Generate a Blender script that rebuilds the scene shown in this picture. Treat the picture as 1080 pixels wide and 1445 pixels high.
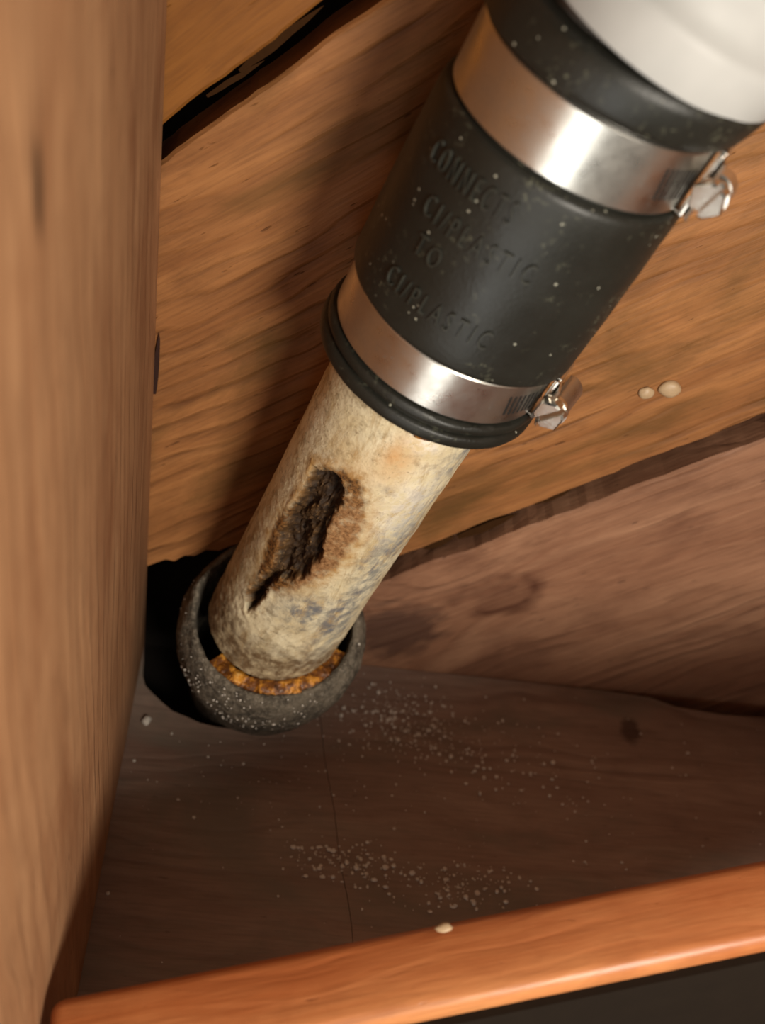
import bpy, bmesh, math, random
import numpy as np
from mathutils import Vector, Matrix, noise

# ------------------------------------------------------------------ scene, camera, light
for o in list(bpy.data.objects):
    bpy.data.objects.remove(o)
S = bpy.context.scene
COL = S.collection
S.view_settings.view_transform = 'Standard'
S.view_settings.look = 'None'
S.view_settings.gamma = 1.0
S.view_settings.use_curve_mapping = False
S.view_settings.exposure = 0.0

# world axes: x along the wall, y into the wall, z up; origin = corner of stud, sheathing and floor plate
CAM_ROT = Matrix(((0.986513, -0.114578, -0.116890),
                  (-0.007795, 0.680440, -0.732762),
                  (0.163495, 0.723791, 0.670370)))
CAM_LOC = Vector((0.043169, -0.370387, 0.445))
cd = bpy.data.cameras.new('camera')
cd.sensor_fit = 'HORIZONTAL'
cd.sensor_width = 36.0
cd.lens = 1600.0 * 36.0 / 1080.0
cd.clip_start = 0.01
cd.clip_end = 50
cd.dof.use_dof = True
cd.dof.focus_distance = 0.415
cd.dof.aperture_fstop = 11.0
cam = bpy.data.objects.new('camera', cd)
COL.objects.link(cam)
cam.matrix_world = Matrix.Translation(CAM_LOC) @ CAM_ROT.to_4x4()
S.camera = cam

w = bpy.data.worlds.new('world')
S.world = w
w.use_nodes = True
w.node_tree.nodes['Background'].inputs[0].default_value = (1.0, 0.89, 0.76, 1)
w.node_tree.nodes['Background'].inputs[1].default_value = 0.17

def area(name, loc, aim, size, energy, color):
    ld = bpy.data.lights.new(name, 'AREA')
    ld.shape = 'DISK'
    ld.size = size
    ld.energy = energy
    ld.color = color
    o = bpy.data.objects.new(name, ld)
    COL.objects.link(o)
    o.location = loc
    o.rotation_euler = (Vector(aim) - Vector(loc)).to_track_quat('-Z', 'Y').to_euler()
    return o
area('work_lamp', (0.30, -0.64, 0.43), (0.09, -0.05, 0.20), 0.20, 5.0, (1.0, 0.92, 0.80))       # hand lamp behind the camera
room_fill = area('low_room_fill', (-0.25, -1.15, -0.32), (0.10, -0.05, 0.25), 0.50, 6.4, (0.99, 1.0, 0.95))    # unseen area light added low in front for the clamp highlights
room_fill.data.shape = 'RECTANGLE'
room_fill.data.size_y = 1.0

PI = math.pi
V = Vector
rnd = random.Random(7)

# ------------------------------------------------------------------ object helpers
def link(name, me, mat=None, parent=None, M=None):
    o = bpy.data.objects.new(name, me)
    COL.objects.link(o)
    if mat is not None and me is not None:
        me.materials.clear()
        me.materials.append(mat)
    if parent is not None:
        o.parent = parent
    if M is not None:
        if parent is not None:
            o.matrix_local = M
        else:
            o.matrix_world = M
    return o

def tag(o, label=None, cat=None, group=None, kind=None):
    if label: o['label'] = label
    if cat: o['category'] = cat
    if group: o['group'] = group
    if kind: o['kind'] = kind
    return o

def empty(name, M):
    o = bpy.data.objects.new(name, None)
    COL.objects.link(o)
    o.empty_display_size = 0.02
    o.matrix_world = M
    return o

def frame(P, z, x):
    z = V(z).normalized()
    x = V(x)
    x = (x - z * x.dot(z)).normalized()
    y = z.cross(x)
    M = Matrix((x, y, z)).transposed().to_4x4()
    M.translation = V(P)
    return M

def mesh_of(bm, smooth=False, angle=None):
    me = bpy.data.meshes.new('m')
    bmesh.ops.recalc_face_normals(bm, faces=bm.faces)
    bm.to_mesh(me)
    bm.free()
    if smooth:
        me.polygons.foreach_set('use_smooth', [True] * len(me.polygons))
        if angle is not None:
            me.set_sharp_from_angle(angle=angle)
    return me

def lathe(profile, n=128, closed=False, bend=None):
    bm = bmesh.new()
    rings = []
    for t, r in profile:
        ring = []
        for i in range(n):
            a = 2 * PI * i / n
            p = V((r * math.cos(a), r * math.sin(a), t))
            if bend: p += bend(t)
            ring.append(bm.verts.new(p))
        rings.append(ring)
    pairs = list(zip(rings[:-1], rings[1:]))
    if closed: pairs.append((rings[-1], rings[0]))
    for a, b in pairs:
        for i in range(n):
            bm.faces.new((a[i], a[(i + 1) % n], b[(i + 1) % n], b[i]))
    return bm

def add_box(bm, c, s, M=None, bevel=0.0, seg=2):
    r = bmesh.ops.create_cube(bm, size=1.0)
    vs = r['verts']
    for v in vs:
        v.co = V((v.co.x * s[0], v.co.y * s[1], v.co.z * s[2])) + V(c)
        if M: v.co = M @ v.co
    if bevel:
        es = list({e for v in vs for e in v.link_edges})
        bmesh.ops.bevel(bm, geom=es, offset=bevel, segments=seg, affect='EDGES', profile=0.5)

def add_cyl(bm, p0, p1, r0, r1=None, n=24, cap=True):
    p0, p1 = V(p0), V(p1)
    r1 = r0 if r1 is None else r1
    d = p1 - p0
    M = frame(p0, d, (0.3, 0.5, 0.81) if abs(d.normalized().dot(V((0.3, 0.5, 0.81)))) < .95 else (1, 0, 0))
    L = d.length
    a = [bm.verts.new(M @ V((r0 * math.cos(2 * PI * i / n), r0 * math.sin(2 * PI * i / n), 0))) for i in range(n)]
    b = [bm.verts.new(M @ V((r1 * math.cos(2 * PI * i / n), r1 * math.sin(2 * PI * i / n), L))) for i in range(n)]
    for i in range(n):
        bm.faces.new((a[i], a[(i + 1) % n], b[(i + 1) % n], b[i]))
    if cap:
        bm.faces.new(a); bm.faces.new(b)

def cut(o, cutters):
    """boolean-difference real cut-outs into a mesh object"""
    for c in cutters:
        m = o.modifiers.new('cut', 'BOOLEAN')
        m.operation = 'DIFFERENCE'
        m.solver = 'EXACT'
        m.object = c
    bpy.context.view_layer.update()
    dg = bpy.context.evaluated_depsgraph_get()
    me = bpy.data.meshes.new_from_object(o.evaluated_get(dg))
    mats = list(o.data.materials)
    o.modifiers.clear()
    o.data = me
    me.materials.clear()
    for m in mats: me.materials.append(m)

# ------------------------------------------------------------------ material helpers
def srgb(r, g, b):
    f = lambda c: (c / 255 / 12.92) if c / 255 <= 0.04045 else ((c / 255 + 0.055) / 1.055) ** 2.4
    return (f(r), f(g), f(b), 1.0)

class NT:
    def __init__(s, name):
        s.m = bpy.data.materials.new(name)
        s.m.use_nodes = True
        s.t = s.m.node_tree
        s.b = s.t.nodes['Principled BSDF']
        s.tc = s.t.nodes.new('ShaderNodeTexCoord')
    def n(s, typ, ins=None, **kw):
        nd = s.t.nodes.new('ShaderNode' + typ)
        for k, v in kw.items(): setattr(nd, k, v)
        for k, v in (ins or {}).items(): s.set(nd.inputs[k], v)
        return nd
    def set(s, sock, v):
        if hasattr(v, 'is_linked') or isinstance(v, bpy.types.NodeSocket): s.t.links.new(v, sock)
        else: sock.default_value = v
    def map(s, scale=(1, 1, 1), loc=(0, 0, 0), src=None):
        return s.n('Mapping', {'Vector': src or s.tc.outputs['Object'], 'Scale': scale, 'Location': loc}).outputs[0]
    def noise(s, vec, scale, detail=4, rough=0.55, dist=0.0):
        return s.n('TexNoise', {'Vector': vec, 'Scale': scale, 'Detail': detail, 'Roughness': rough, 'Distortion': dist}).outputs[0]
    def ramp(s, fac, *stops, interp='LINEAR'):
        r = s.n('ValToRGB', {'Fac': fac})
        cr = r.color_ramp
        cr.interpolation = interp
        while len(cr.elements) < len(stops): cr.elements.new(0.5)
        for e, (p, c) in zip(cr.elements, stops):
            e.position = p
            e.color = c if isinstance(c, tuple) else (c, c, c, 1)
        return r.outputs[0]
    def mix(s, fac, a, b, mode='MIX'):
        m = s.n('Mix', data_type='RGBA', blend_type=mode)
        s.set(m.inputs[0], fac); s.set(m.inputs[6], a); s.set(m.inputs[7], b)
        return m.outputs[2]
    def math(s, op, a, b=0.0, c=0.0, clamp=False):
        m = s.n('Math', operation=op, use_clamp=clamp)
        s.set(m.inputs[0], a); s.set(m.inputs[1], b); s.set(m.inputs[2], c)
        return m.outputs[0]
    def bump(s, h, strength=0.3, dist=0.001, nrm=None):
        b = s.n('Bump', {'Height': h, 'Strength': strength, 'Distance': dist})
        if nrm: s.t.links.new(nrm, b.inputs['Normal'])
        return b.outputs[0]
    def done(s, col=None, rough=None, metal=None, nrm=None, spec=None):
        for k, v in (('Base Color', col), ('Roughness', rough), ('Metallic', metal), ('Normal', nrm), ('Specular IOR Level', spec)):
            if v is not None: s.set(s.b.inputs[k], v)
        return s.m

def wood(name, light, mid, dark, seed=0.0, ring=55.0, rough=0.62, relief=0.5, stain=None, stain_amt=0.5,
         stain_scale=6.0, knots=(), streak=0.5, dist=1.0, weather=0.0, spec=0.3, marks=None):
    """grain runs along local x; local y is across the face, z is depth"""
    k = NT(name)
    base = k.map(loc=(seed * 1.37, seed * 0.73, seed * 0.51))
    # knots bend the coordinate across the grain
    sep = k.n('SeparateXYZ', {0: k.tc.outputs['Object']})
    yb = sep.outputs[1]
    kmask = None
    warp = k.noise(k.map((14, 30, 30), (seed, seed, 0)), 1.0, 3)
    for (kx, ky, kr) in knots:
        dx = k.math('MULTIPLY', k.math('SUBTRACT', sep.outputs[0], kx), 0.55)
        dy = k.math('SUBTRACT', sep.outputs[1], ky)
        d2 = k.math('ADD', k.math('MULTIPLY', dx, dx), k.math('MULTIPLY', dy, dy))
        g = k.math('POWER', 2.718, k.math('MULTIPLY', d2, -1.0 / (kr * kr * 3.2)))
        yb = k.math('ADD', yb, k.math('MULTIPLY', g, k.math('MULTIPLY', dy, 1.6)))
        dd = k.math('ADD', k.math('SQRT', d2), k.math('MULTIPLY', k.math('SUBTRACT', warp, 0.5), kr * 2.2))
        edge = k.ramp(k.math('DIVIDE', dd, kr * 2), (0.0, 0.35), (0.34, 0.5), (0.44, 1.0), (0.52, 0.75), (0.66, 0.0))
        edge = k.math('MULTIPLY', edge, k.ramp(k.noise(k.map((40, 40, 40), (seed + 3, 0, 0)), 1.0, 2), (0.38, 0.1), (0.6, 1.0)))
        kmask = edge if kmask is None else k.math('MAXIMUM', kmask, edge)
    # slow wander of the growth rings
    wa = k.noise(k.map((9, 22, 22), (seed * 1.9, seed, 2)), 1.0, 2, 0.5)
    wb = k.noise(k.map((16, 120, 75), (seed, seed * 1.3, 5)), 1.0, 3, 0.55)
    yb = k.math('ADD', yb, k.math('ADD', k.math('MULTIPLY', wa, .030 * dist), k.math('MULTIPLY', wb, .0026 * dist)))
    cc = k.n('CombineXYZ', {0: 0.0, 1: k.math('ADD', yb, seed * 0.113), 2: 0.0})
    wv = k.n('TexWave', {'Vector': cc.outputs[0], 'Scale': ring, 'Distortion': 0.0}, wave_type='BANDS', bands_direction='Y', wave_profile='SAW').outputs[0]
    wv = k.ramp(wv, (0.0, 0.0), (0.45, .22), (0.84, 1.0), (1.0, 0.0))
    wv = k.math('MULTIPLY', wv, k.ramp(k.noise(k.map((30, 300, 75), (seed, 4, 5)), 1.0, 3), (.30, .2), (.62, 1.0)))
    soft = k.noise(k.n('CombineXYZ', {0: k.math('MULTIPLY', sep.outputs[0], 5.0), 1: k.math('MULTIPLY', yb, 130.0), 2: seed}).outputs[0], 1.0, 4, 0.6)
    fib = k.noise(k.map((45, 700, 700), (seed, 0, 0)), 1.0, 3, 0.6)
    big = k.noise(k.map((7, 26, 26), (seed * 2.1, seed, 0)), 1.0, 4, 0.55, 0.4)
    blot = k.noise(k.map((40, 60, 60), (seed * 1.1, seed, 9)), 1.0, 5, 0.65)
    vbig = k.noise(k.map((stain_scale, stain_scale * 2.2, stain_scale), (seed * 3.7 + 1, seed, 4)), 1.0, 6, 0.62, 0.6)
    lines = k.math('MULTIPLY', wv, k.ramp(k.noise(k.map((9, 26, 18), (seed * 5.1, 1, seed)), 1.0, 3), (.36, .08), (.62, 1.0)))
    g = k.ramp(soft, (0.30, 0.0), (0.70, 1.0))
    c = k.mix(g, light, mid)
    c = k.mix(k.math('MULTIPLY', lines, streak), c, dark)
    c = k.mix(k.ramp(big, (0.35, 0.0), (0.75, 0.75)), c, k.mix(0.45, mid, dark))
    c = k.mix(k.ramp(blot, (0.50, 0.0), (0.78, 0.55)), c, k.mix(0.6, mid, dark))
    c = k.mix(k.ramp(fib, (0.34, 0.25), (0.55, 0.0)), c, dark)
    if stain is not None:
        c = k.mix(k.math('MULTIPLY', k.ramp(vbig, (0.48, 0.0), (0.66, 1.0)), stain_amt), c, stain)
    if kmask is not None:
        c = k.mix(k.math('MULTIPLY', kmask, 0.85), c, srgb(62, 26, 14))
    pits = k.ramp(k.noise(k.map((90, 420, 420), (seed, 2, 1)), 1.0, 2, 0.5), (0.70, 0.0), (0.76, 1.0))
    c = k.mix(k.math('MULTIPLY', pits, 0.55), c, dark)
    if marks:
        for (mx, my, sx, sy, mcol, amt) in marks:
            a = k.math('DIVIDE', k.math('SUBTRACT', sep.outputs[0], mx), sx)
            b = k.math('DIVIDE', k.math('SUBTRACT', sep.outputs[1], my), sy)
            q = k.math('ADD', k.math('MULTIPLY', a, a), k.math('MULTIPLY', b, b))
            q = k.math('ADD', k.math('SQRT', q), k.math('MULTIPLY', k.math('SUBTRACT', k.noise(k.map((70, 200, 70)), 1.0, 4), 0.5), 1.1))
            c = k.mix(k.math('MULTIPLY', k.ramp(q, (0.55, 1.0), (1.05, 0.0)), amt), c, mcol)
    hgt = k.math('ADD', k.math('MULTIPLY', lines, -0.7 - weather), k.math('ADD', k.math('MULTIPLY', fib, 0.25), k.math('ADD', k.math('MULTIPLY', g, -0.35), k.math('MULTIPLY', pits, -0.6))))
    ro = k.ramp(vbig, (0.3, rough - 0.08), (0.7, rough + 0.08))
    return k.done(c, ro, nrm=k.bump(hgt, relief, 0.0012), spec=spec)

MW = {}
MW['board_a'] = wood('board_upper', srgb(160, 104, 44), srgb(134, 82, 30), srgb(80, 44, 16), 1.0, 36, stain=srgb(112, 66, 26), stain_amt=.5, streak=.35)
MW['board_b'] = wood('board_middle', srgb(180, 124, 74), srgb(148, 96, 54), srgb(70, 40, 22), 2.3, 40, relief=.6, weather=.4,
                     stain=srgb(88, 62, 26), stain_amt=.75, stain_scale=9, streak=.72, dist=1.0)
MW['board_c'] = wood('board_lower', srgb(178, 134, 104), srgb(148, 104, 78), srgb(78, 46, 32), 3.9, 38, relief=.55, weather=.3,
                     stain=srgb(84, 48, 34), stain_amt=.65, stain_scale=7, knots=((0.0092, 0.1727, 0.012),), streak=.55, dist=1.3,
                     marks=((-0.0462, 0.1712, 0.028, 0.024, srgb(62, 40, 34), .75),))
MW['board_d'] = wood('board_far', srgb(186, 134, 82), srgb(156, 102, 58), srgb(84, 48, 24), 5.2, 42)
MW['stud'] = wood('stud_wood', srgb(192, 146, 106), srgb(164, 118, 82), srgb(98, 64, 42), 6.6, 30, relief=.45, stain=srgb(122, 74, 42),
                  stain_amt=.6, stain_scale=8, streak=.5, weather=.3, dist=.9, marks=((0.3418, 0.1835, 0.013, 0.0040, srgb(58, 40, 26), .8),))
MW['floor'] = wood('plate_wood', srgb(168, 144, 128), srgb(142, 116, 102), srgb(84, 60, 50), 8.1, 26, rough=.5, relief=.35,
                   stain=srgb(118, 108, 96), stain_amt=.75, stain_scale=10, streak=.45, dist=1.6, spec=.35,
                   marks=((0.247, -0.026, 0.006, 0.010, srgb(52, 26, 18), .7),))
MW['front'] = wood('front_wood', srgb(208, 142, 90), srgb(184, 110, 62), srgb(112, 58, 30), 9.4, 30, rough=.38, relief=.3,
                   stain=srgb(160, 82, 40), stain_amt=.6, streak=.45, spec=.4)

def flat(name, col, rough=.6, metal=0.0, bump=0.0, scale=300, var=.25, spec=.4):
    k = NT(name)
    nz = k.noise(k.map(), scale, 4)
    c = k.mix(k.ramp(nz, (.3, 0.0), (.75, var)), col, tuple(x * .35 for x in col[:3]) + (1,))
    return k.done(c, rough, metal, k.bump(nz, bump, .0006) if bump else None, spec)

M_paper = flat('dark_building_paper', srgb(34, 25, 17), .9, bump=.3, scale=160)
M_shadeface = flat('room_shade_face', srgb(30, 22, 15), .75, bump=.15, scale=120, spec=.1)  # near-black colour carries the shade on the board's room side
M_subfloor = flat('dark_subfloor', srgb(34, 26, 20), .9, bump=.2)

# ------------------------------------------------------------------ rubber, steel, plastic
def rubber():
    k = NT('black_rubber')
    v = k.map()
    n1 = k.noise(v, 38, 5, .6)
    n2 = k.noise(v, 420, 3, .6)
    n3 = k.noise(k.map(loc=(3, 1, 7)), 900, 2, .5)
    patch = k.ramp(k.noise(k.map(loc=(1.3, 4.1, .6)), 60, 5, .65), (.50, 0.0), (.66, 1.0))
    c = k.mix(n1, srgb(19, 19, 15), srgb(36, 36, 30))
    dust = k.math('MULTIPLY', k.ramp(n2, (.56, 0.0), (.68, 1.0)), patch)
    c = k.mix(k.math('MULTIPLY', dust, .45), c, srgb(126, 126, 104))
    speck = k.n('TexVoronoi', {'Vector': v, 'Scale': 330.0, 'Randomness': 1.0})
    sp = k.math('MULTIPLY', k.ramp(speck.outputs['Distance'], (.10, 1.0), (.17, 0.0)), k.ramp(k.n('SeparateColor', {0: speck.outputs['Color']}).outputs[0], (.80, 0.0), (.84, 1.0)))
    c = k.mix(k.math('MULTIPLY', sp, .8), c, srgb(178, 176, 158))
    ro = k.ramp(n1, (.3, .40), (.7, .54))
    return k.done(c, ro, nrm=k.bump(k.math('ADD', n3, k.math('MULTIPLY', sp, .8)), .22, .0005), spec=.45)
M_rubber = rubber()
M_letter = flat('rubber_letter_dusty', srgb(52, 52, 45), .5, bump=.2, scale=500, var=.5)

def steel(name, rough=.26):
    k = NT(name)
    s = k.noise(k.map((60, 60, 2600)), 1.0, 3, .6)
    sm = k.noise(k.map(), 130, 4, .6)
    c = k.mix(k.ramp(sm, (.45, 0.0), (.75, .35)), srgb(214, 210, 202), srgb(150, 144, 134))
    sp = k.ramp(k.noise(k.map(), 620, 2), (.70, 0.0), (.75, 1.0))
    c = k.mix(k.math('MULTIPLY', sp, .4), c, srgb(90, 84, 76))
    ro = k.math('ADD', k.ramp(sm, (.3, rough - .05), (.7, rough + .08)), k.math('MULTIPLY', sp, .2))
    return k.done(c, ro, 1.0, k.bump(s, .10, .0003))
M_steel = steel('brushed_stainless', .30)
M_steel2 = steel('bright_screw_steel', .20)
M_slot = flat('dark_slot', srgb(26, 24, 22), .7)

def pvc():
    k = NT('white_plastic')
    nz = k.noise(k.map(), 26, 3)
    c = k.mix(k.ramp(nz, (.4, 0.0), (.7, 1.0)), srgb(176, 175, 172), srgb(160, 160, 157))
    return k.done(c, .52, nrm=k.bump(k.noise(k.map(), 120, 3), .05, .0006), spec=.35)
M_pvc = pvc()

def pipe_mat():
    k = NT('corroded_galvanised')
    v = k.map()
    a1 = k.n('Attribute', attribute_name='mask_a')
    a2 = k.n('Attribute', attribute_name='mask_b')
    a3 = k.n('Attribute', attribute_name='mask_c')
    s3 = k.n('SeparateColor', {0: a3.outputs['Color']})
    salmon, ochre, deepm = s3.outputs[0], s3.outputs[1], s3.outputs[2]
    s1 = k.n('SeparateColor', {0: a1.outputs['Color']})
    s2 = k.n('SeparateColor', {0: a2.outputs['Color']})
    halo, core, zinc = s1.outputs[0], s1.outputs[1], s1.outputs[2]
    orange, white, base_dark = s2.outputs[0], s2.outputs[1], s2.outputs[2]
    n1 = k.noise(v, 60, 5, .65, .4)
    n2 = k.noise(k.map(loc=(2, 5, 1)), 220, 5, .65)
    n3 = k.noise(k.map(loc=(7, 1, 3)), 700, 4, .6)
    n4 = k.noise(k.map((1, 1, .35), (4, 2, 8)), 95, 6, .7, .8)
    c = k.mix(k.ramp(n1, (.32, 0.0), (.68, 1.0)), srgb(206, 188, 148), srgb(226, 216, 186))
    c = k.mix(k.ramp(n4, (.50, 0.0), (.66, .9)), c, srgb(170, 140, 92))
    c = k.mix(k.ramp(n2, (.52, 0.0), (.68, .75)), c, srgb(142, 124, 92))
    # bluish zinc showing through
    zf0 = k.ramp(n3, (.45, 0.0), (.62, 1.0))
    zf = k.math('MULTIPLY', k.math('MULTIPLY', zinc, k.ramp(n2, (.36, 0.0), (.58, 1.0))), .85)
    c = k.mix(zf, c, srgb(138, 138, 132))
    c = k.mix(k.math('MULTIPLY', zf, k.ramp(n4, (.50, 0.0), (.60, .9))), c, srgb(92, 98, 112))
    c = k.mix(k.math('MULTIPLY', white, k.ramp(n2, (.40, 0.0), (.55, 1.0))), c, srgb(240, 232, 220))
    c = k.mix(k.math('MULTIPLY', orange, k.ramp(n1, (.30, .2), (.6, .9))), c, srgb(196, 140, 74))
    c = k.mix(k.ramp(n3, (.60, 0.0), (.74, .55)), c, srgb(112, 92, 62))
    c = k.mix(k.math('MULTIPLY', base_dark, k.ramp(n2, (.3, .35), (.6, 1.0))), c, srgb(104, 82, 56))
    c = k.mix(k.math('MULTIPLY', ochre, k.ramp(n2, (.34, .15), (.62, .8))), c, srgb(176, 130, 66))
    hn = k.math('MULTIPLY', halo, k.ramp(n2, (.30, .55), (.52, 1.0)))
    brown = k.mix(k.ramp(n3, (.36, 0.0), (.66, 1.0)), srgb(66, 40, 14), srgb(140, 96, 48))
    scale = k.mix(k.ramp(n3, (.30, 0.0), (.70, 1.0)), srgb(104, 68, 36), srgb(168, 126, 84))
    c = k.mix(hn, c, k.mix(salmon, brown, scale))
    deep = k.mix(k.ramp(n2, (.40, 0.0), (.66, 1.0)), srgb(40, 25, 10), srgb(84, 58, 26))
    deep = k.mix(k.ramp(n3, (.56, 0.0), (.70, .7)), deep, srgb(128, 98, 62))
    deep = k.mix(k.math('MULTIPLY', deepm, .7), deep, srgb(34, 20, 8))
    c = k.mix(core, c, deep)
    ro = k.math('SUBTRACT', .72, k.math('MULTIPLY', zinc, .14))
    h = k.math('ADD', k.math('MULTIPLY', n2, .8), k.math('MULTIPLY', n3, .5))
    return k.done(c, ro, nrm=k.bump(h, .55, .0009), spec=.35)
M_pipe = pipe_mat()

def hub_mat():
    k = NT('dusty_cast_iron')
    v = k.map()
    n1 = k.noise(v, 70, 5, .65)
    n2 = k.noise(v, 420, 4, .65)
    n3 = k.noise(k.map(loc=(3, 3, 1)), 1200, 2, .6)
    c = k.mix(n1, srgb(44, 40, 34), srgb(92, 84, 72))
    c = k.mix(k.ramp(n1, (.46, 0.0), (.62, .55)), c, srgb(128, 118, 102))
    c = k.mix(k.ramp(n2, (.46, 0.0), (.68, .65)), c, srgb(146, 136, 120))
    c = k.mix(k.ramp(n3, (.66, 0.0), (.74, .8)), c, srgb(190, 184, 170))
    return k.done(c, .85, nrm=k.bump(k.math('ADD', n2, n3), .7, .0012), spec=.25)
M_hub = hub_mat()

def rustmat():
    k = NT('wet_orange_rust')
    n1 = k.noise(k.map(), 190, 5, .65)
    n2 = k.noise(k.map(loc=(1, 2, 3)), 600, 3, .6)
    c = k.ramp(n1, (.30, srgb(58, 32, 12)), (.48, srgb(120, 70, 22)), (.60, srgb(214, 146, 50)), (.75, srgb(226, 190, 120)))
    return k.done(c, k.ramp(n2, (.4, .18), (.6, .6)), nrm=k.bump(k.math('ADD', n1, n2), .8, .001), spec=.6)
M_rust = rustmat()
M_crumb = flat('pale_plaster_crumb', srgb(216, 208, 196), .85, bump=.3, scale=900, var=.3)
M_blob = flat('pale_dried_glue', srgb(184, 156, 122), .45, bump=.2, scale=300, var=.2)
M_splinter = flat('brown_splinter', srgb(58, 36, 18), .95, bump=.4, scale=400, spec=.05)

# ------------------------------------------------------------------ setting: sheathing wall
def jag(s, seed, amp):
    return amp * (noise.noise(V((s * 38, seed, 0))) + .5 * noise.noise(V((s * 140, seed, 3))) + .25 * noise.noise(V((s * 420, seed, 5))))

def board(name, A, B, w0, w1, x0, x1, thick, mat, parent, seed, amp0=.0006, amp1=.0006, step=.004):
    """Board whose lower edge runs from point A to point B on the wall face (x,z); grain along local x.
    w0/w1 = width at x0/x1 (board may taper)."""
    A, B = V((A[0], 0, A[1])), V((B[0], 0, B[1]))
    X = (B - A).normalized()
    M = frame(A, (0, -1, 0), X)            # local z = out of the wall, y = up across the board
    bm = bmesh.new()
    n = int((x1 - x0) / step)
    rows = []
    ch = .0012
    for i in range(n + 1):
        s = x0 + (x1 - x0) * i / n
        ww = w0 + (w1 - w0) * i / n
        lo = jag(s, seed, amp0)
        hi = ww + jag(s, seed + 50, amp1)
        prof = [(lo, -thick), (lo, -ch), (lo + ch, 0), (hi - ch, 0), (hi, -ch), (hi, -thick)]
        rows.append([bm.verts.new((s, a, b)) for a, b in prof])
    for a, b in zip(rows[:-1], rows[1:]):
        for j in range(6):
            bm.faces.new((a[j], b[j], b[(j + 1) % 6], a[(j + 1) % 6]))
    bm.faces.new(rows[0]); bm.faces.new(rows[-1])
    return link(name, mesh_of(bm), mat, parent, M)

# building paper behind the sheathing = the wall itself
bm = bmesh.new()
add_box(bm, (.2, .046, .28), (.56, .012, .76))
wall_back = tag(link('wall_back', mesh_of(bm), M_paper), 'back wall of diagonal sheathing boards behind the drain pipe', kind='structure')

# lower edges (x,z) measured on the wall face
G1t = ((.001, .272), (.049, .320))     # bottom of upper board
G1b = ((.002, .260), (.067, .323))     # top of middle board
G2t = ((.116, .080), (.250, .185))      # bottom of middle board
G2b = ((.138, .083), (.255, .173))      # top of lower board
TH = .019
bA = board('sheathing_board', G1t[0], G1t[1], .20, .20, -.05, .50, TH, MW['board_a'], wall_back, 1, .0008, .0008)
# middle board: local x along its lower edge
dB = (V(G2t[1]) - V(G2t[0])).normalized()
def width_at(s):
    p = V(G2t[0]) + dB * s
    nB = V((-dB.y, dB.x))
    q0, dq = V(G1b[0]), (V(G1b[1]) - V(G1b[0])).normalized()
    # p + nB*w on line q0 + dq*t
    det = nB.x * (-dq.y) - (-dq.x) * nB.y
    r = q0 - p
    return (r.x * (-dq.y) - (-dq.x) * r.y) / det
bB = board('sheathing_board', G2t[0], G2t[1], width_at(-.30), width_at(.42), -.30, .42, TH, MW['board_b'], wall_back, 2, .0012, .0010)
dC = (V(G2b[1]) - V(G2b[0])).normalized()
nC = V((-dC.y, dC.x))
WC = .205
c0 = V(G2b[0]) - nC * WC
c1 = V(G2b[1]) - nC * WC
bC = board('sheathing_board', c0, c1, WC, WC, -.22, .42, TH, MW['board_c'], wall_back, 3, .0006, .0016)
d0 = c0 - nC * .19
d1 = c1 - nC * .19
bD = board('sheathing_board', d0, d1, .186, .186, -.1, .40, TH, MW['board_d'], wall_back, 4)

# trim the boards to the bay and cut the rough notch for the pipe hub
cuts = []
def cutter(bm):
    o = bpy.data.objects.new('cutter', mesh_of(bm)); COL.objects.link(o); cuts.append(o); return o
def prism_y(poly, y0, y1):
    bm = bmesh.new()
    a = [bm.verts.new((x, y0, z)) for x, z in poly]
    b = [bm.verts.new((x, y1, z)) for x, z in poly]
    n = len(poly)
    for i in range(n): bm.faces.new((a[i], a[(i + 1) % n], b[(i + 1) % n], b[i]))
    bm.faces.new(a); bm.faces.new(b[::-1])
    return bm
def prism_z(poly, z0, z1):
    bm = bmesh.new()
    a = [bm.verts.new((x, y, z0)) for x, y in poly]
    b = [bm.verts.new((x, y, z1)) for x, y in poly]
    n = len(poly)
    for i in range(n): bm.faces.new((a[i], a[(i + 1) % n], b[(i + 1) % n], b[i]))
    bm.faces.new(a); bm.faces.new(b[::-1])
    return bm
notch = [(-.03, .046), (.0, .0555), (.004, .0585), (.008, .0610), (.012, .0605), (.0165, .0650), (.021, .0655), (.026, .070), (.032, .0705),
         (.038, .0752), (.046, .0760), (.056, .0775), (.066, .076), (.076, .071), (.086, .060), (.093, .044), (.097, .028), (.098, -.06), (-.03, -.06)]
k_notch = cutter(prism_y(notch, -.05, .09))
bm = bmesh.new(); add_box(bm, (-.5, 0, .3), (.912, .3, 1.6)); k_left = cutter(bm)       # x < -0.044
bm = bmesh.new(); add_box(bm, (.96, 0, .3), (1.0, .3, 1.6)); k_right = cutter(bm)       # x > 0.46
bm = bmesh.new(); add_box(bm, (.2, 0, -.54), (2, .3, 1.0)); k_bot = cutter(bm)          # z < -0.04
bm = bmesh.new(); add_box(bm, (.2, 0, 1.11), (2, .3, 1.0)); k_top = cutter(bm)          # z > 0.61
cut(bA, [k_left, k_right, k_top])
cut(bB, [k_left, k_right, k_top, k_bot, k_notch])
cut(bC, [k_left, k_right, k_bot, k_notch])
cut(bD, [k_left, k_right, k_bot])

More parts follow.
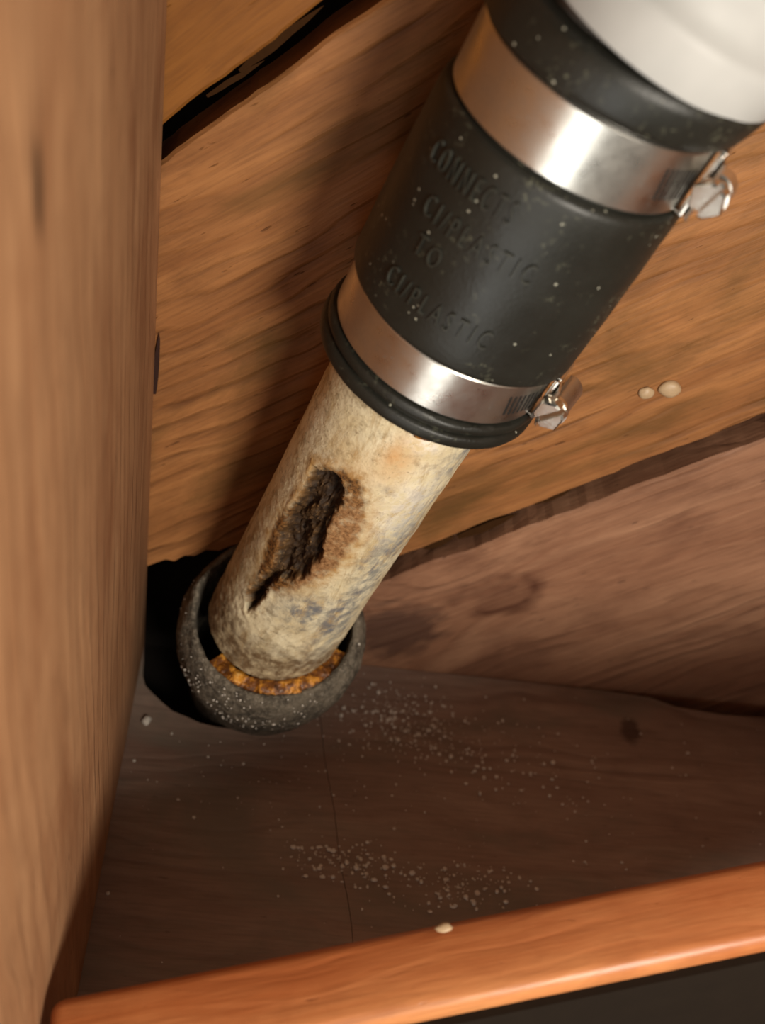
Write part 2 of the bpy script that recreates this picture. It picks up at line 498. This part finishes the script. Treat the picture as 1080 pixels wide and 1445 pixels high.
# ------------------------------------------------------------------ setting: floor plates
bm = bmesh.new()
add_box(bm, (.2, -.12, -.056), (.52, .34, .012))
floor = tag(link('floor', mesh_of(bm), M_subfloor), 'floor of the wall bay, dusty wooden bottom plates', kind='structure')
def plate(poly, seed, mat):
    bm = prism_z(poly, -.040, 0.0)
    me = mesh_of(bm)
    o = link('bottom_plate', me, mat, floor)
    return o
jx = lambda y: .0885 + (-y - .035) * .16 + .0005 * math.sin(y * 130)
ys = [0.0 - .236 * i / 24 for i in range(25)]
crack = [(jx(y), y) for y in ys]
fl = plate([(-.044, -.0005)] + [(x - .00014, y - .0005) for x, y in crack] + [(-.044, -.2905)], 1, MW['floor'])
back = [(.118, -.0005), (.20, -.0008), (.235, -.0012), (.262, -.003), (.275, -.0075), (.30, -.0095), (.33, -.0085), (.37, -.006), (.46, -.006)]
fr = plate([(crack[0][0] + .00014, -.0005)] + back + [(.46, -.2905)] + [(x + .00014, y - .0005) for x, y in crack[::-1]], 2, MW['floor'])
hole = []
for i in range(40):
    a = 2 * PI * i / 40
    r = .047 + .0022 * noise.noise(V((math.cos(a) * 3, math.sin(a) * 3, 1)))
    hole.append((.0465 + r * math.cos(a) * 1.0, -.0085 + r * .82 * math.sin(a)))
k_hole = cutter(prism_z(hole, -.2, .1))
cut(fl, [k_hole])
cut(fr, [k_hole])
for o in cuts:
    bpy.data.objects.remove(o)

# ------------------------------------------------------------------ setting: studs
def stud(name, x0, x1, mat, label):
    """vertical stud, grain along local x (= world z), local y = -world y"""
    bm = bmesh.new()
    L, D, W = .61, .290, x1 - x0
    add_box(bm, (L / 2, D / 2, -W / 2), (L, D, W), bevel=.0025, seg=3)
    M = Matrix(((0, 0, 1, x1), (0, -1, 0, -.0005), (1, 0, 0, 0.0005), (0, 0, 0, 1)))
    return tag(link(name, mesh_of(bm, True, .6), mat, None, M), label, kind='structure')
wall_left = stud('wall_left', -.044, 0.0, MW['stud'], 'rough-sawn wooden wall stud on the left, close to the camera')
wall_right = stud('wall_right', .412, .456, MW['stud'], 'wooden wall stud closing the bay on the right')

# ------------------------------------------------------------------ front board (lower edge of the opening)
fa, fb = V((-.0120, -.2250, .100)), V((.2150, -.1850, .150))
FX = (fb - fa).normalized()
Zf = (V((0, 0, 1)) - FX * FX.z).normalized()
Yf = Zf.cross(FX)
FM = Matrix((FX, Yf, Zf)).transposed().to_4x4()
FM.translation = fa
front = empty('front_board', FM)
tag(front, 'orange-brown wooden board edge crossing the bottom, out of focus', 'board')
bm = bmesh.new()
add_box(bm, (.2165, -.0130, -.0475), (.405, .026, .095), bevel=.0045, seg=4)
for v in bm.verts:
    v.co.y += .0006 * noise.noise(V((v.co.x * 20, v.co.z * 20, 1)))
fbm = mesh_of(bm, True, .9)
link('board_body', fbm, MW['front'], front)
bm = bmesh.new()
add_box(bm, (.2165, -.0274, -.0505), (.403, .0026, .088))  # thin sheet added so the room side reads as unlit
link('shade_face', mesh_of(bm), M_shadeface, front)['label'] = 'room-side face with shade put into its colour'

# ------------------------------------------------------------------ steel pipe with corroded hole
PB, PD = V((.046245, -.024456, 0)), V((.226445, -.099457, .968933))
PE1 = V((-.339938, -.940293, -.017072))
PM = frame(PB, PD, PE1)                    # local x toward the viewer side, z along the pipe
PR = .0296
core = [(-0.565, 0.1805), (-0.328, 0.1866), (-0.107, 0.1846), (-0.028, 0.1761), (-0.073, 0.1668), (-0.018, 0.1581), (0.08, 0.1459), (0.037, 0.1389), (0.032, 0.1307), (-0.158, 0.1253), (-0.278, 0.1245), (-0.325, 0.1143), (-0.36, 0.0988), (-0.418, 0.0943), (-0.533, 0.1008), (-0.439, 0.1175), (-0.37, 0.1304), (-0.556, 0.1417), (-0.545, 0.1562), (-0.535, 0.1693)]
halo = [(-0.612, 0.1745), (-0.519, 0.1846), (-0.247, 0.1908), (0.019, 0.192), (0.248, 0.1828), (0.372, 0.1692), (0.38, 0.158), (0.359, 0.147), (0.293, 0.139), (0.148, 0.1302), (0.017, 0.1229), (-0.275, 0.1129), (-0.407, 0.0936), (-0.602, 0.1002), (-0.606, 0.1225), (-0.687, 0.1354), (-0.72, 0.1477), (-0.57, 0.1608)]
def sdist(poly, X, Y):
    """signed distance (positive inside), numpy"""
    P = [(a * PR, t) for a, t in poly]
    dmin = np.full(X.shape, 1e9); inside = np.zeros(X.shape, bool)
    for (x0, y0), (x1, y1) in zip(P, P[1:] + P[:1]):
        ex, ey = x1 - x0, y1 - y0
        tt = np.clip(((X - x0) * ex + (Y - y0) * ey) / (ex * ex + ey * ey), 0, 1)
        dmin = np.minimum(dmin, np.hypot(X - x0 - tt * ex, Y - y0 - tt * ey))
        c = ((y0 > Y) != (y1 > Y)) & (X < (x1 - x0) * (Y - y0) / ((y1 - y0) or 1e-12) + x0)
        inside ^= c
    return np.where(inside, dmin, -dmin)
def sst(a, b, x):
    t = np.clip((x - a) / (b - a), 0, 1); return t * t * (3 - 2 * t)
def nfield(X, Y, Z, sc, oct=4, seed=0.0, ridged=False):
    out = np.empty(X.shape); f = out.ravel()
    xs, ysx, zs = X.ravel() * sc, Y.ravel() * sc, Z.ravel() * sc
    for i in range(f.size):
        p = V((xs[i] + seed, ysx[i] + seed * .7, zs[i]))
        v = 0; amp = .5
        for o in range(oct):
            q = noise.noise(p)
            v += amp * ((1 - 2 * abs(q)) if ridged else q)
            p = p * 2.03; amp *= .5
        f[i] = v
    return out
NA, NTT = 300, 250
az = np.linspace(-PI, PI, NA, endpoint=False)
# finer rings on the viewer side
az = np.sort(az + 0.35 * np.sin(az) * -1.0)
tt = np.linspace(.060, .232, NTT)
AZ, T = np.meshgrid(az, tt)
cx_, cy_ = PR * np.cos(AZ), PR * np.sin(AZ)
U = AZ * PR
n_lo = nfield(cx_, cy_, T, 70, 3, 1)
n_mid = nfield(cx_, cy_, T, 260, 4, 5)
n_rid = nfield(cx_, cy_, T * .55, 210, 4, 9, True)
n_hi = nfield(cx_, cy_, T, 900, 2, 13)
dc_ = sdist(core, U, T) + .0011 + .0022 * n_mid + .0009 * n_hi
dh_ = sdist(halo, U, T) + .0028 * n_mid + .0010 * n_hi
corem = sst(-.0004, .0012, dc_)
halom = sst(-.0016, .0022, dh_)
# right-hand half of the halo is pale brown scale; left/top is dark stain
n_ter = nfield(cx_, cy_, T * .6, 150, 3, 21)
lv = (n_ter + .5) * 5.0
terr = (np.floor(lv) + sst(.55, 1.0, lv - np.floor(lv))) / 5.0
edge = sst(-.0003, .0026, dc_)
depth = edge * (.0042 + .0068 * (terr - .35)) + .0012 * corem * (n_mid + .5 * n_hi) + .0007 * corem * n_rid
depth = np.maximum(depth, 0) 
depth += .00045 * halom * (1 + 1.6 * n_mid + 1.2 * n_hi)
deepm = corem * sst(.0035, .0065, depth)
salmon = sst(-.003, .002, U) * sst(.188, .172, T)
ochre = sst(-.0075, .0, dh_) * sst(.10, .14, T)
rim = np.exp(-((dc_ + .0012) / .0011) ** 2)
crust = .00035 * n_lo + .00030 * n_mid + .00010 * n_hi
low = sst(.105, .085, T)
crust += low * .0006 * (n_mid + .4)
rad = PR + crust - depth + .00045 * rim * (.5 + n_mid)
zinc = np.clip(np.exp(-(((U - .028) / .008) ** 2)) * sst(.06, .10, T) * sst(.215, .17, T) + np.exp(-(((U - .008) / .012) ** 2 + ((T - .113) / .012) ** 2)) + .9 * np.exp(-(((U - .036) / .008) ** 2 + ((T - .21) / .012) ** 2)) + .35 * sst(.1, .5, n_lo), 0, 1)
orange = np.clip(np.exp(-(((U - .009) / .006) ** 2 + ((T - .2085) / .010) ** 2)) * 1.0 + .35 * np.exp(-(((U + .004) / .012) ** 2 + ((T - .198) / .007) ** 2)), 0, 1)
white = np.clip(np.exp(-(((U - .0145) / .006) ** 2 + ((T - .219) / .0045) ** 2)) + .5 * np.exp(-(((U - .022) / .01) ** 2 + ((T - .185) / .02) ** 2)), 0, 1)
base_dark = np.clip(sst(.092, .074, T) + .5 * sst(-.010, -.034, U) * sst(.16, .10, T), 0, 1)  # darker toward the pipe's base and down its lower left side
verts = np.stack([rad * np.cos(AZ), rad * np.sin(AZ), T], -1).reshape(-1, 3)
idx = np.arange(NA * NTT).reshape(NTT, NA)
q = np.stack([idx[:-1], np.roll(idx, -1, 1)[:-1], np.roll(idx, -1, 1)[1:], idx[1:]], -1).reshape(-1, 4)
cm = (halom.ravel()[q].mean(1) > .5)
def grid_obj(name, faces, parent, mat):
    used, inv = np.unique(faces.ravel(), return_inverse=True)
    me = bpy.data.meshes.new(name)
    me.from_pydata(verts[used].tolist(), [], inv.reshape(-1, 4).tolist())
    for an, ch in (('mask_a', (halom, corem, zinc)), ('mask_b', (orange, white, base_dark)), ('mask_c', (salmon, ochre, deepm))):
        at = me.color_attributes.new(an, 'FLOAT_COLOR', 'POINT')
        d = np.ones((len(used), 4), np.float32)
        for j, c in enumerate(ch): d[:, j] = c.ravel()[used]
        at.data.foreach_set('color', d.ravel())
    me.polygons.foreach_set('use_smooth', [True] * len(me.polygons))
    me.update()
    return link(name, me, mat, parent)
pipe = empty('steel_pipe', PM)
tag(pipe, 'scaly cream-grey steel drain pipe with a rusted-through brown hole', 'pipe')
grid_obj('pipe_wall', q[~cm], pipe, M_pipe)
grid_obj('corroded_patch', q[cm], pipe, M_pipe)['label'] = 'jagged dark brown rust hole'

# ------------------------------------------------------------------ cast hub at the floor
HAX = V((.02, -.34, 1)).normalized()
HM = frame(V((.0605, -.0335, .0670)) - HAX * .099, HAX, (-.34, -.94, 0))
hub = empty('pipe_hub', HM)
tag(hub, 'dusty dark cast-iron pipe socket where the pipe enters the floor', 'pipe socket')
prof = [(0.0, .0300), (0.0, .0330), (.046, .0350), (.058, .0382), (.066, .0402), (.076, .0412), (.086, .0408), (.093, .0390), (.0975, .0372), (.0990, .0358), (.0985, .0345), (.0955, .0338), (.085, .0334), (.0, .0300)]
def resample(prof, k):
    out = []
    for (t0, r0), (t1, r1) in zip(prof[:-1], prof[1:]):
        for i in range(k): out.append((t0 + (t1 - t0) * i / k, r0 + (r1 - r0) * i / k))
    return out
bm = lathe(resample([(t, r * 1.04) for t, r in prof], 4), 160, closed=True)
for v in bm.verts:
    nrm = V((v.co.x, v.co.y, 0)).normalized()
    k = .0012 * noise.noise(v.co * 55) + .0006 * noise.noise(v.co * 190) + .0003 * noise.noise(v.co * 600)
    v.co += (nrm + V((0, 0, .6))) * k
link('socket', mesh_of(bm, True), M_hub, hub)
# orange rust deposit in the joint, at the front right
bm = bmesh.new()
n, m_ = 150, 14
rows = []
for i in range(n + 1):
    a = -.5 + 2.1 * i / n
    env = min(1, (i / n) / .18, (1 - i / n) / .18)
    row = []
    for j in range(m_):
        b = PI * j / (m_ - 1)
        sw = .30 + .70 * math.exp(-((a - .55) / .75) ** 2)
        R0 = .0330
        rr = R0 + math.cos(b) * .0052
        hh = .0940 + math.sin(b) * .0055 * env * sw
        p = V((rr * math.cos(a), rr * math.sin(a), hh))
        p += V((math.cos(a), math.sin(a), 1.2)) * (.0011 * noise.noise(p * 260) + .0006 * noise.noise(p * 700)) * env
        row.append(bm.verts.new(p))
    rows.append(row)
for a, b in zip(rows[:-1], rows[1:]):
    for j in range(m_ - 1): bm.faces.new((a[j], b[j], b[j + 1], a[j + 1]))
link('rust_deposit', mesh_of(bm, True), M_rust, hub)['label'] = 'orange rust crust in the joint'

# ------------------------------------------------------------------ rubber coupling
CP, CD = V((.103151, -.049397, .239656)), V((.250954, -.072697, .965265))
CE1 = V((-.343142, -.939101, .018485))
CM = frame(CP, CD, CE1)                    # local x toward the viewer, y = image right, z up the pipe
coup = empty('rubber_coupling', CM)
tag(coup, 'black rubber pipe coupling sleeve with raised lettering between two clamps', 'coupling')
def cbend(t):
    return V((0, .28 * max(0.0, t - .0990), 0))
sprof = [(-.0170, .0310), (-.0179, .0330), (-.0182, .0390), (-.0176, .0402), (-.0162, .0408), (-.0138, .0408), (-.0130, .0402), (-.0126, .0388),
         (-.0120, .0388), (-.0115, .0398), (-.0105, .0402), (-.0092, .0401), (-.0084, .0394), (-.0081, .0374), (.0103, .0374), (.0106, .0392), (.0114, .0401), (.0130, .0406)]
sprof += [(.0130 + (.0740 - .0130) * i / 14, .0406 + .0002 * math.sin(i / 14 * PI)) for i in range(1, 15)]
sprof += [(.0755, .0402), (.0763, .0394), (.0767, .0374), (.0990, .0374), (.0993, .0396), (.1000, .0405), (.1020, .0410), (.1050, .0413), (.1090, .0414), (.1105, .0411), (.1118, .0402), (.1122, .0385), (.1122, .0330), (.0700, .0310), (-.0100, .0302)]
bm = lathe(sprof, 192, closed=True, bend=cbend)
for v in bm.verts:
    s = noise.noise(v.co * 120) * .00018
    v.co += V((v.co.x, v.co.y, 0)).normalized() * s
sleeve = link('sleeve', mesh_of(bm, True, .7), M_rubber, coup)

def lettering(txt, a0, a1, t0, t1, h, R0=.0405, depth=.0010):
    cu = bpy.data.curves.new('txt', 'FONT')
    cu.body = txt
    cu.size = 1.0
    cu.extrude = .05
    cu.resolution_u = 3
    cu.space_character = 1.5
    cu.offset = -.012
    o = bpy.data.objects.new('txt', cu)
    COL.objects.link(o)
    bpy.context.view_layer.update()
    me = bpy.data.meshes.new_from_object(o.evaluated_get(bpy.context.evaluated_depsgraph_get()))
    bpy.data.objects.remove(o)
    xs = [v.co.x for v in me.vertices]; ysv = [v.co.y for v in me.vertices]
    x0, x1, y0, y1 = min(xs), max(xs), min(ysv), max(ysv)
    for v in me.vertices:
        s = (v.co.x - x0) / (x1 - x0)
        a = a0 + (a1 - a0) * s
        t = t0 + (t1 - t0) * s + ((v.co.y - y0) / (y1 - y0) - .5) * h
        r = R0 + (depth if v.co.z > 0 else -.0004)
        v.co = V((r * math.cos(a), r * math.sin(a), t))
    link('raised_lettering', me, M_letter, coup)
lettering('CONNECTS', -.80, -.02, .0640, .0655, .0072)
lettering('CI/PLASTIC', -.62, .31, .0512, .0520, .0066)
lettering('TO', -.53, -.30, .0402, .0404, .0066)
lettering('CI/PLASTIC', -.62, .30, .0255, .0265, .0066)

# ------------------------------------------------------------------ hose clamps
def clamp(name, t0, t1, ha, label, twist, R=.0376):
    """band clamp; ha = azimuth of the screw housing on the coupling axis"""
    tm = (t0 + t1) / 2
    W = t1 - t0
    off = cbend(tm)
    root = empty(name, CM @ Matrix.Translation(V((0, 0, tm)) + off) @ Matrix.Rotation(ha, 4, 'Z'))
    tag(root, label, 'hose clamp', 'stainless clamps on the rubber coupling')
    # local: x radial through the housing, y tangent, z along the pipe
    prof = [(-W / 2, R - .0001), (-W / 2, R + .0005), (-W / 2 + .0004, R + .0008), (W / 2 - .0004, R + .0008), (W / 2, R + .0005), (W / 2, R - .0001)]
    link('band', mesh_of(lathe(prof, 192, closed=True), True, .6), M_steel, root)
    # band tail: leaves the band before the housing (viewer side is -y) and stands off straight
    bm = bmesh.new()
    th = .0008
    Wt = W * .92
    pts = []
    for i in range(13):
        s = i / 12
        a = .10 - s * .30
        lift = .0016 + .0040 * s ** 1.6
        pts.append(((R + lift) * math.cos(a), (R + lift) * math.sin(a)))
    prev = None
    for (x, y) in pts:
        rr = math.hypot(x, y); nx, ny = x / rr, y / rr
        ring = [bm.verts.new((x, y, -Wt / 2)), bm.verts.new((x + nx * th, y + ny * th, -Wt / 2)),
                bm.verts.new((x + nx * th, y + ny * th, Wt / 2)), bm.verts.new((x, y, Wt / 2))]
        if prev:
            for j in range(4): bm.faces.new((prev[j], ring[j], ring[(j + 1) % 4], prev[(j + 1) % 4]))
        else: bm.faces.new(ring)
        prev = ring
    bm.faces.new(prev)
    link('band_tail', mesh_of(bm, True, .6), M_steel, root)
    # thread slots on the band just before the housing
    bm = bmesh.new()
    for i in range(7):
        a = -.24 - i * .055
        M = Matrix.Rotation(a, 4, 'Z') @ Matrix.Translation((R + .00075, 0, 0)) @ Matrix.Rotation(.22, 4, 'X')
        add_box(bm, (0, 0, 0), (.0003, .0009, W * .5), M)
    link('thread_slots', mesh_of(bm), M_slot, root)['label'] = 'dark worm-thread slots'
    # housing: saddle plate + arched barrel
    bm = bmesh.new()
    Hx = R + .0030
    add_box(bm, (Hx - .0004, .002, 0), (.0016, .0150, W * 1.02), bevel=.0004)
    for s in (-1, 1):
        add_box(bm, (Hx - .0010, .002, s * W * .51), (.0030, .0120, .0010), bevel=.0003)
    n = 18
    rows = []
    for y in (-.0050, -.0046, .0066, .0070):
        e = .9 if y in (-.0050, .0070) else 1.0
        row = []
        for i in range(n + 1):
            b = -.35 + (PI + .7) * i / n
            row.append(bm.verts.new((Hx + .0034 + .0050 * e * math.sin(b), y, .0052 * e * math.cos(b) + twist * y)))
        rows.append(row)
    for a, b in zip(rows[:-1], rows[1:]):
        for i in range(n): bm.faces.new((a[i], b[i], b[i + 1], a[i + 1]))
    for r_ in (rows[0], rows[-1]): bm.faces.new(r_)
    link('housing', mesh_of(bm, True, .5), M_steel, root)
    # worm screw: shank, collar, hex head with a slot; it points toward the viewer (-y)
    bm = bmesh.new()
    sx = Hx + .0038
    add_cyl(bm, (sx, .0095, 0), (sx, -.0080, 0), .0032, n=28)
    add_cyl(bm, (sx, -.0060, 0), (sx, -.0078, 0), .0052, n=32)
    sc = link('screw', mesh_of(bm, True, .5), M_steel2, root)
    bm = bmesh.new()
    Mh = Matrix.Translation((sx, -.0078, 0)) @ Matrix.Rotation(.35 + twist, 4, 'Y')
    for s in (-1, 1):            # two half-hex jaws leave a real slot between them
        poly = [(s * .0010, -.0050), (s * .0027, -.0046), (s * .0054, 0.0), (s * .0027, .0046), (s * .0010, .0050)]
        lo = [bm.verts.new(Mh @ V((x, 0, z))) for x, z in poly]
        mid = [bm.verts.new(Mh @ V((x, -.0036, z))) for x, z in poly]
        hi = [bm.verts.new(Mh @ V((x * .9 + s * .0001, -.0043, z * .86))) for x, z in poly]
        for A_, B_ in ((lo, mid), (mid, hi)):
            for i in range(5): bm.faces.new((A_[i], A_[(i + 1) % 5], B_[(i + 1) % 5], B_[i]))
        bm.faces.new(hi); bm.faces.new(lo)
    add_box(bm, (0, -.0006, 0), (.0024, .0012, .0094), Mh)
    link('hex_head', mesh_of(bm, True, .3), M_steel2, sc)
    return root
clamp('hose_clamp', -.0074, .0098, 1.42, 'smaller-looking lower stainless clamp, just above the bare steel pipe', .25)
clamp('hose_clamp', .0777, .0979, 1.40, 'upper stainless clamp below the white plastic fitting', -.15)

# ------------------------------------------------------------------ white plastic fitting
WM = CM @ Matrix.Translation(V((0, 0, .095)) + cbend(.112)) @ Matrix.Rotation(-.10, 4, 'X')
pv = empty('plastic_fitting', WM)
tag(pv, 'white plastic drain fitting pushed into the top of the rubber coupling', 'pipe fitting')
wp = [(-.015, .0290), (-.015, .0300), (.0180, .0304), (.0182, .0378), (.0188, .0386), (.0200, .0389), (.0300, .0390), (.0318, .0386), (.0330, .0376), (.0345, .0362), (.0375, .0345), (.042, .0338), (.046, .0336)]
link('collar', mesh_of(lathe(wp + [(.046, .029)], 160, closed=True), True, .6), M_pvc, pv)
bm = lathe([(.045, .0300), (.045, .0334), (.150, .0334), (.150, .0300)], 128, closed=True)
link('pipe_section', mesh_of(bm, True, .6), M_pvc, pv)

# ------------------------------------------------------------------ small things
def lump(r, seed, sq=(1, 1, .6), sub=2, am=1.0):
    bm = bmesh.new()
    bmesh.ops.create_icosphere(bm, subdivisions=sub, radius=r)
    for v in bm.verts:
        k = 1 + am * .45 * noise.noise(v.co / r * 1.1 + V((seed, 0, 0))) + am * .2 * noise.noise(v.co / r * 2.7 + V((0, seed, 0)))
        v.co = V((v.co.x * sq[0], v.co.y * sq[1], v.co.z * sq[2])) * k
    return mesh_of(bm, True)
def thing(name, me, mat, M, label, cat, group=None):
    return tag(link(name, me, mat, None, M), label, cat, group)
for (x, z, r, sd, lab) in ((.1973, .1887, .0030, 1, 'smaller pale dried glue blob on the sheathing right of the lower clamp'),
                           (.2060, .1923, .0042, 2, 'larger pale dried glue blob on the sheathing right of the lower clamp')):
    thing('glue_blob', lump(r, sd, (1.1, .6, .95), 3, .35), M_blob, Matrix.Translation((x, -.0006, z)), lab, 'glue blob', 'glue blobs on the sheathing')
thing('plaster_crumb', lump(.0021, 5, (1, 1.2, .6)), M_crumb, Matrix.Translation((.0072, -.047, .0008)), 'pale plaster crumb on the floor beside the left stud', 'crumb', 'larger plaster crumbs')

def scatter(bm, centre, spread, count, rmin, rmax, rot=0.0, z=0.0):
    c, s = math.cos(rot), math.sin(rot)
    for i in range(count):
        gx, gy = rnd.gauss(0, spread[0]), rnd.gauss(0, spread[1])
        x, y = centre[0] + gx * c - gy * s, centre[1] + gx * s + gy * c
        if y > -.002 or y < -.17 or x < .004 or x > .38: continue
        if ((x - .0465) / .050) ** 2 + ((y + .0085) / .044) ** 2 < 1: continue
        r = rmin + (rmax - rmin) * rnd.random() ** 2.5
        res = bmesh.ops.create_icosphere(bm, subdivisions=1, radius=r)
        e = (rnd.uniform(.7, 1.3), rnd.uniform(.7, 1.3), rnd.uniform(.4, .8))
        for v in res['verts']:
            v.co = V((v.co.x * e[0] * rnd.uniform(.8, 1.2), v.co.y * e[1] * rnd.uniform(.8, 1.2), v.co.z * e[2])) + V((x, y, z + r * e[2] * .7))
bm = bmesh.new()
scatter(bm, (.126, -.032), (.018, .012), 330, .00025, .0012, -.2)
scatter(bm, (.160, -.048), (.035, .013), 170, .00025, .0011, -.2)
scatter(bm, (.100, -.112), (.014, .005), 150, .0003, .0013)
scatter(bm, (.150, -.119), (.018, .006), 150, .0003, .0013)
scatter(bm, (.16, -.07), (.10, .05), 200, .0002, .0008)
scatter(bm, (.06, -.075), (.03, .02), 60, .0002, .0008)
tag(link('plaster_dust', mesh_of(bm), M_crumb), 'pale plaster dust and grit sprinkled over the dark floor plate', 'grit', kind='stuff')

def splinter(x, y, z, L, wdt, ang, seed, parent, mat, axis='wall'):
    bm = bmesh.new()
    rows = []
    for i in range(9):
        u = i / 8
        ww = wdt * (math.sin(PI * min(1, .12 + u * .9)) ** .7 + .06)
        off = .18 * wdt * noise.noise(V((u * 4, seed, 0)))
        rows.append([bm.verts.new((L * (u - .5), off + ww * a, ww * b * .6)) for a, b in ((-.5, -.4), (.45, -.5), (.55, .4), (-.4, .5))])
    for a, b in zip(rows[:-1], rows[1:]):
        for j in range(4): bm.faces.new((a[j], b[j], b[(j + 1) % 4], a[(j + 1) % 4]))
    bm.faces.new(rows[0]); bm.faces.new(rows[-1])
    o = link('splinter', mesh_of(bm), mat)
    o.matrix_world = Matrix.Translation((x, y, z)) @ Matrix.Rotation(-ang, 4, 'Y') @ Matrix.Rotation(PI / 2, 4, 'X')
    if parent:
        bpy.context.view_layer.update()
        o.parent = parent
        o.matrix_parent_inverse = parent.matrix_world.inverted()
    return o
for (x, y, z, L, wd, an, sd) in ((.036, .012, .3010, .036, .0030, .80, 1), (.022, .013, .2850, .024, .0020, .70, 2),
                                 (.152, .006, .1000, .030, .0045, .66, 4), (.178, .007, .1235, .022, .0050, .70, 5), (.132, .006, .0865, .016, .0050, .6, 6)):
    splinter(x, y, z, L, wd, an, sd, wall_back, M_splinter)
splinter(.0008, -.0010, .172, .030, .0018, PI / 2 - .03, 9, wall_left, flat('dark_red_bark', srgb(48, 22, 12), .8, bump=.4, scale=400))
thing('plaster_crumb', lump(.0015, 8, (1.6, 1, .5)), M_blob, FM @ Matrix.Translation((.132, -.003, .0008)), 'pale plaster crumb lying on the orange front board edge', 'crumb', 'larger plaster crumbs')

# grit lying on the socket rim, small rust flake under the coupling lip
bm = bmesh.new()
for i in range(170):
    a = rnd.gauss(-.1, .8)
    t = rnd.uniform(.066, .0985)
    r = float(np.interp(t, [.058, .066, .076, .086, .093, .0975, .099], [.0382, .0402, .0412, .0408, .0390, .0372, .0358])) * 1.04
    q_ = rnd.uniform(.00015, .0005) * (1.5 if rnd.random() < .06 else 1)
    res = bmesh.ops.create_icosphere(bm, subdivisions=1, radius=q_)
    for v in res['verts']:
        v.co = v.co * rnd.uniform(.8, 1.2) + V((r * math.cos(a), r * math.sin(a), t))
tag(link('rim_grit', mesh_of(bm), M_crumb, hub), kind='stuff')
fl_ = link('rust_flake', lump(.0022, 31, (1, 1.6, .8), 3), M_rust, pipe, Matrix.Translation((.0292 * math.cos(.40), .0292 * math.sin(.40), .2225)))
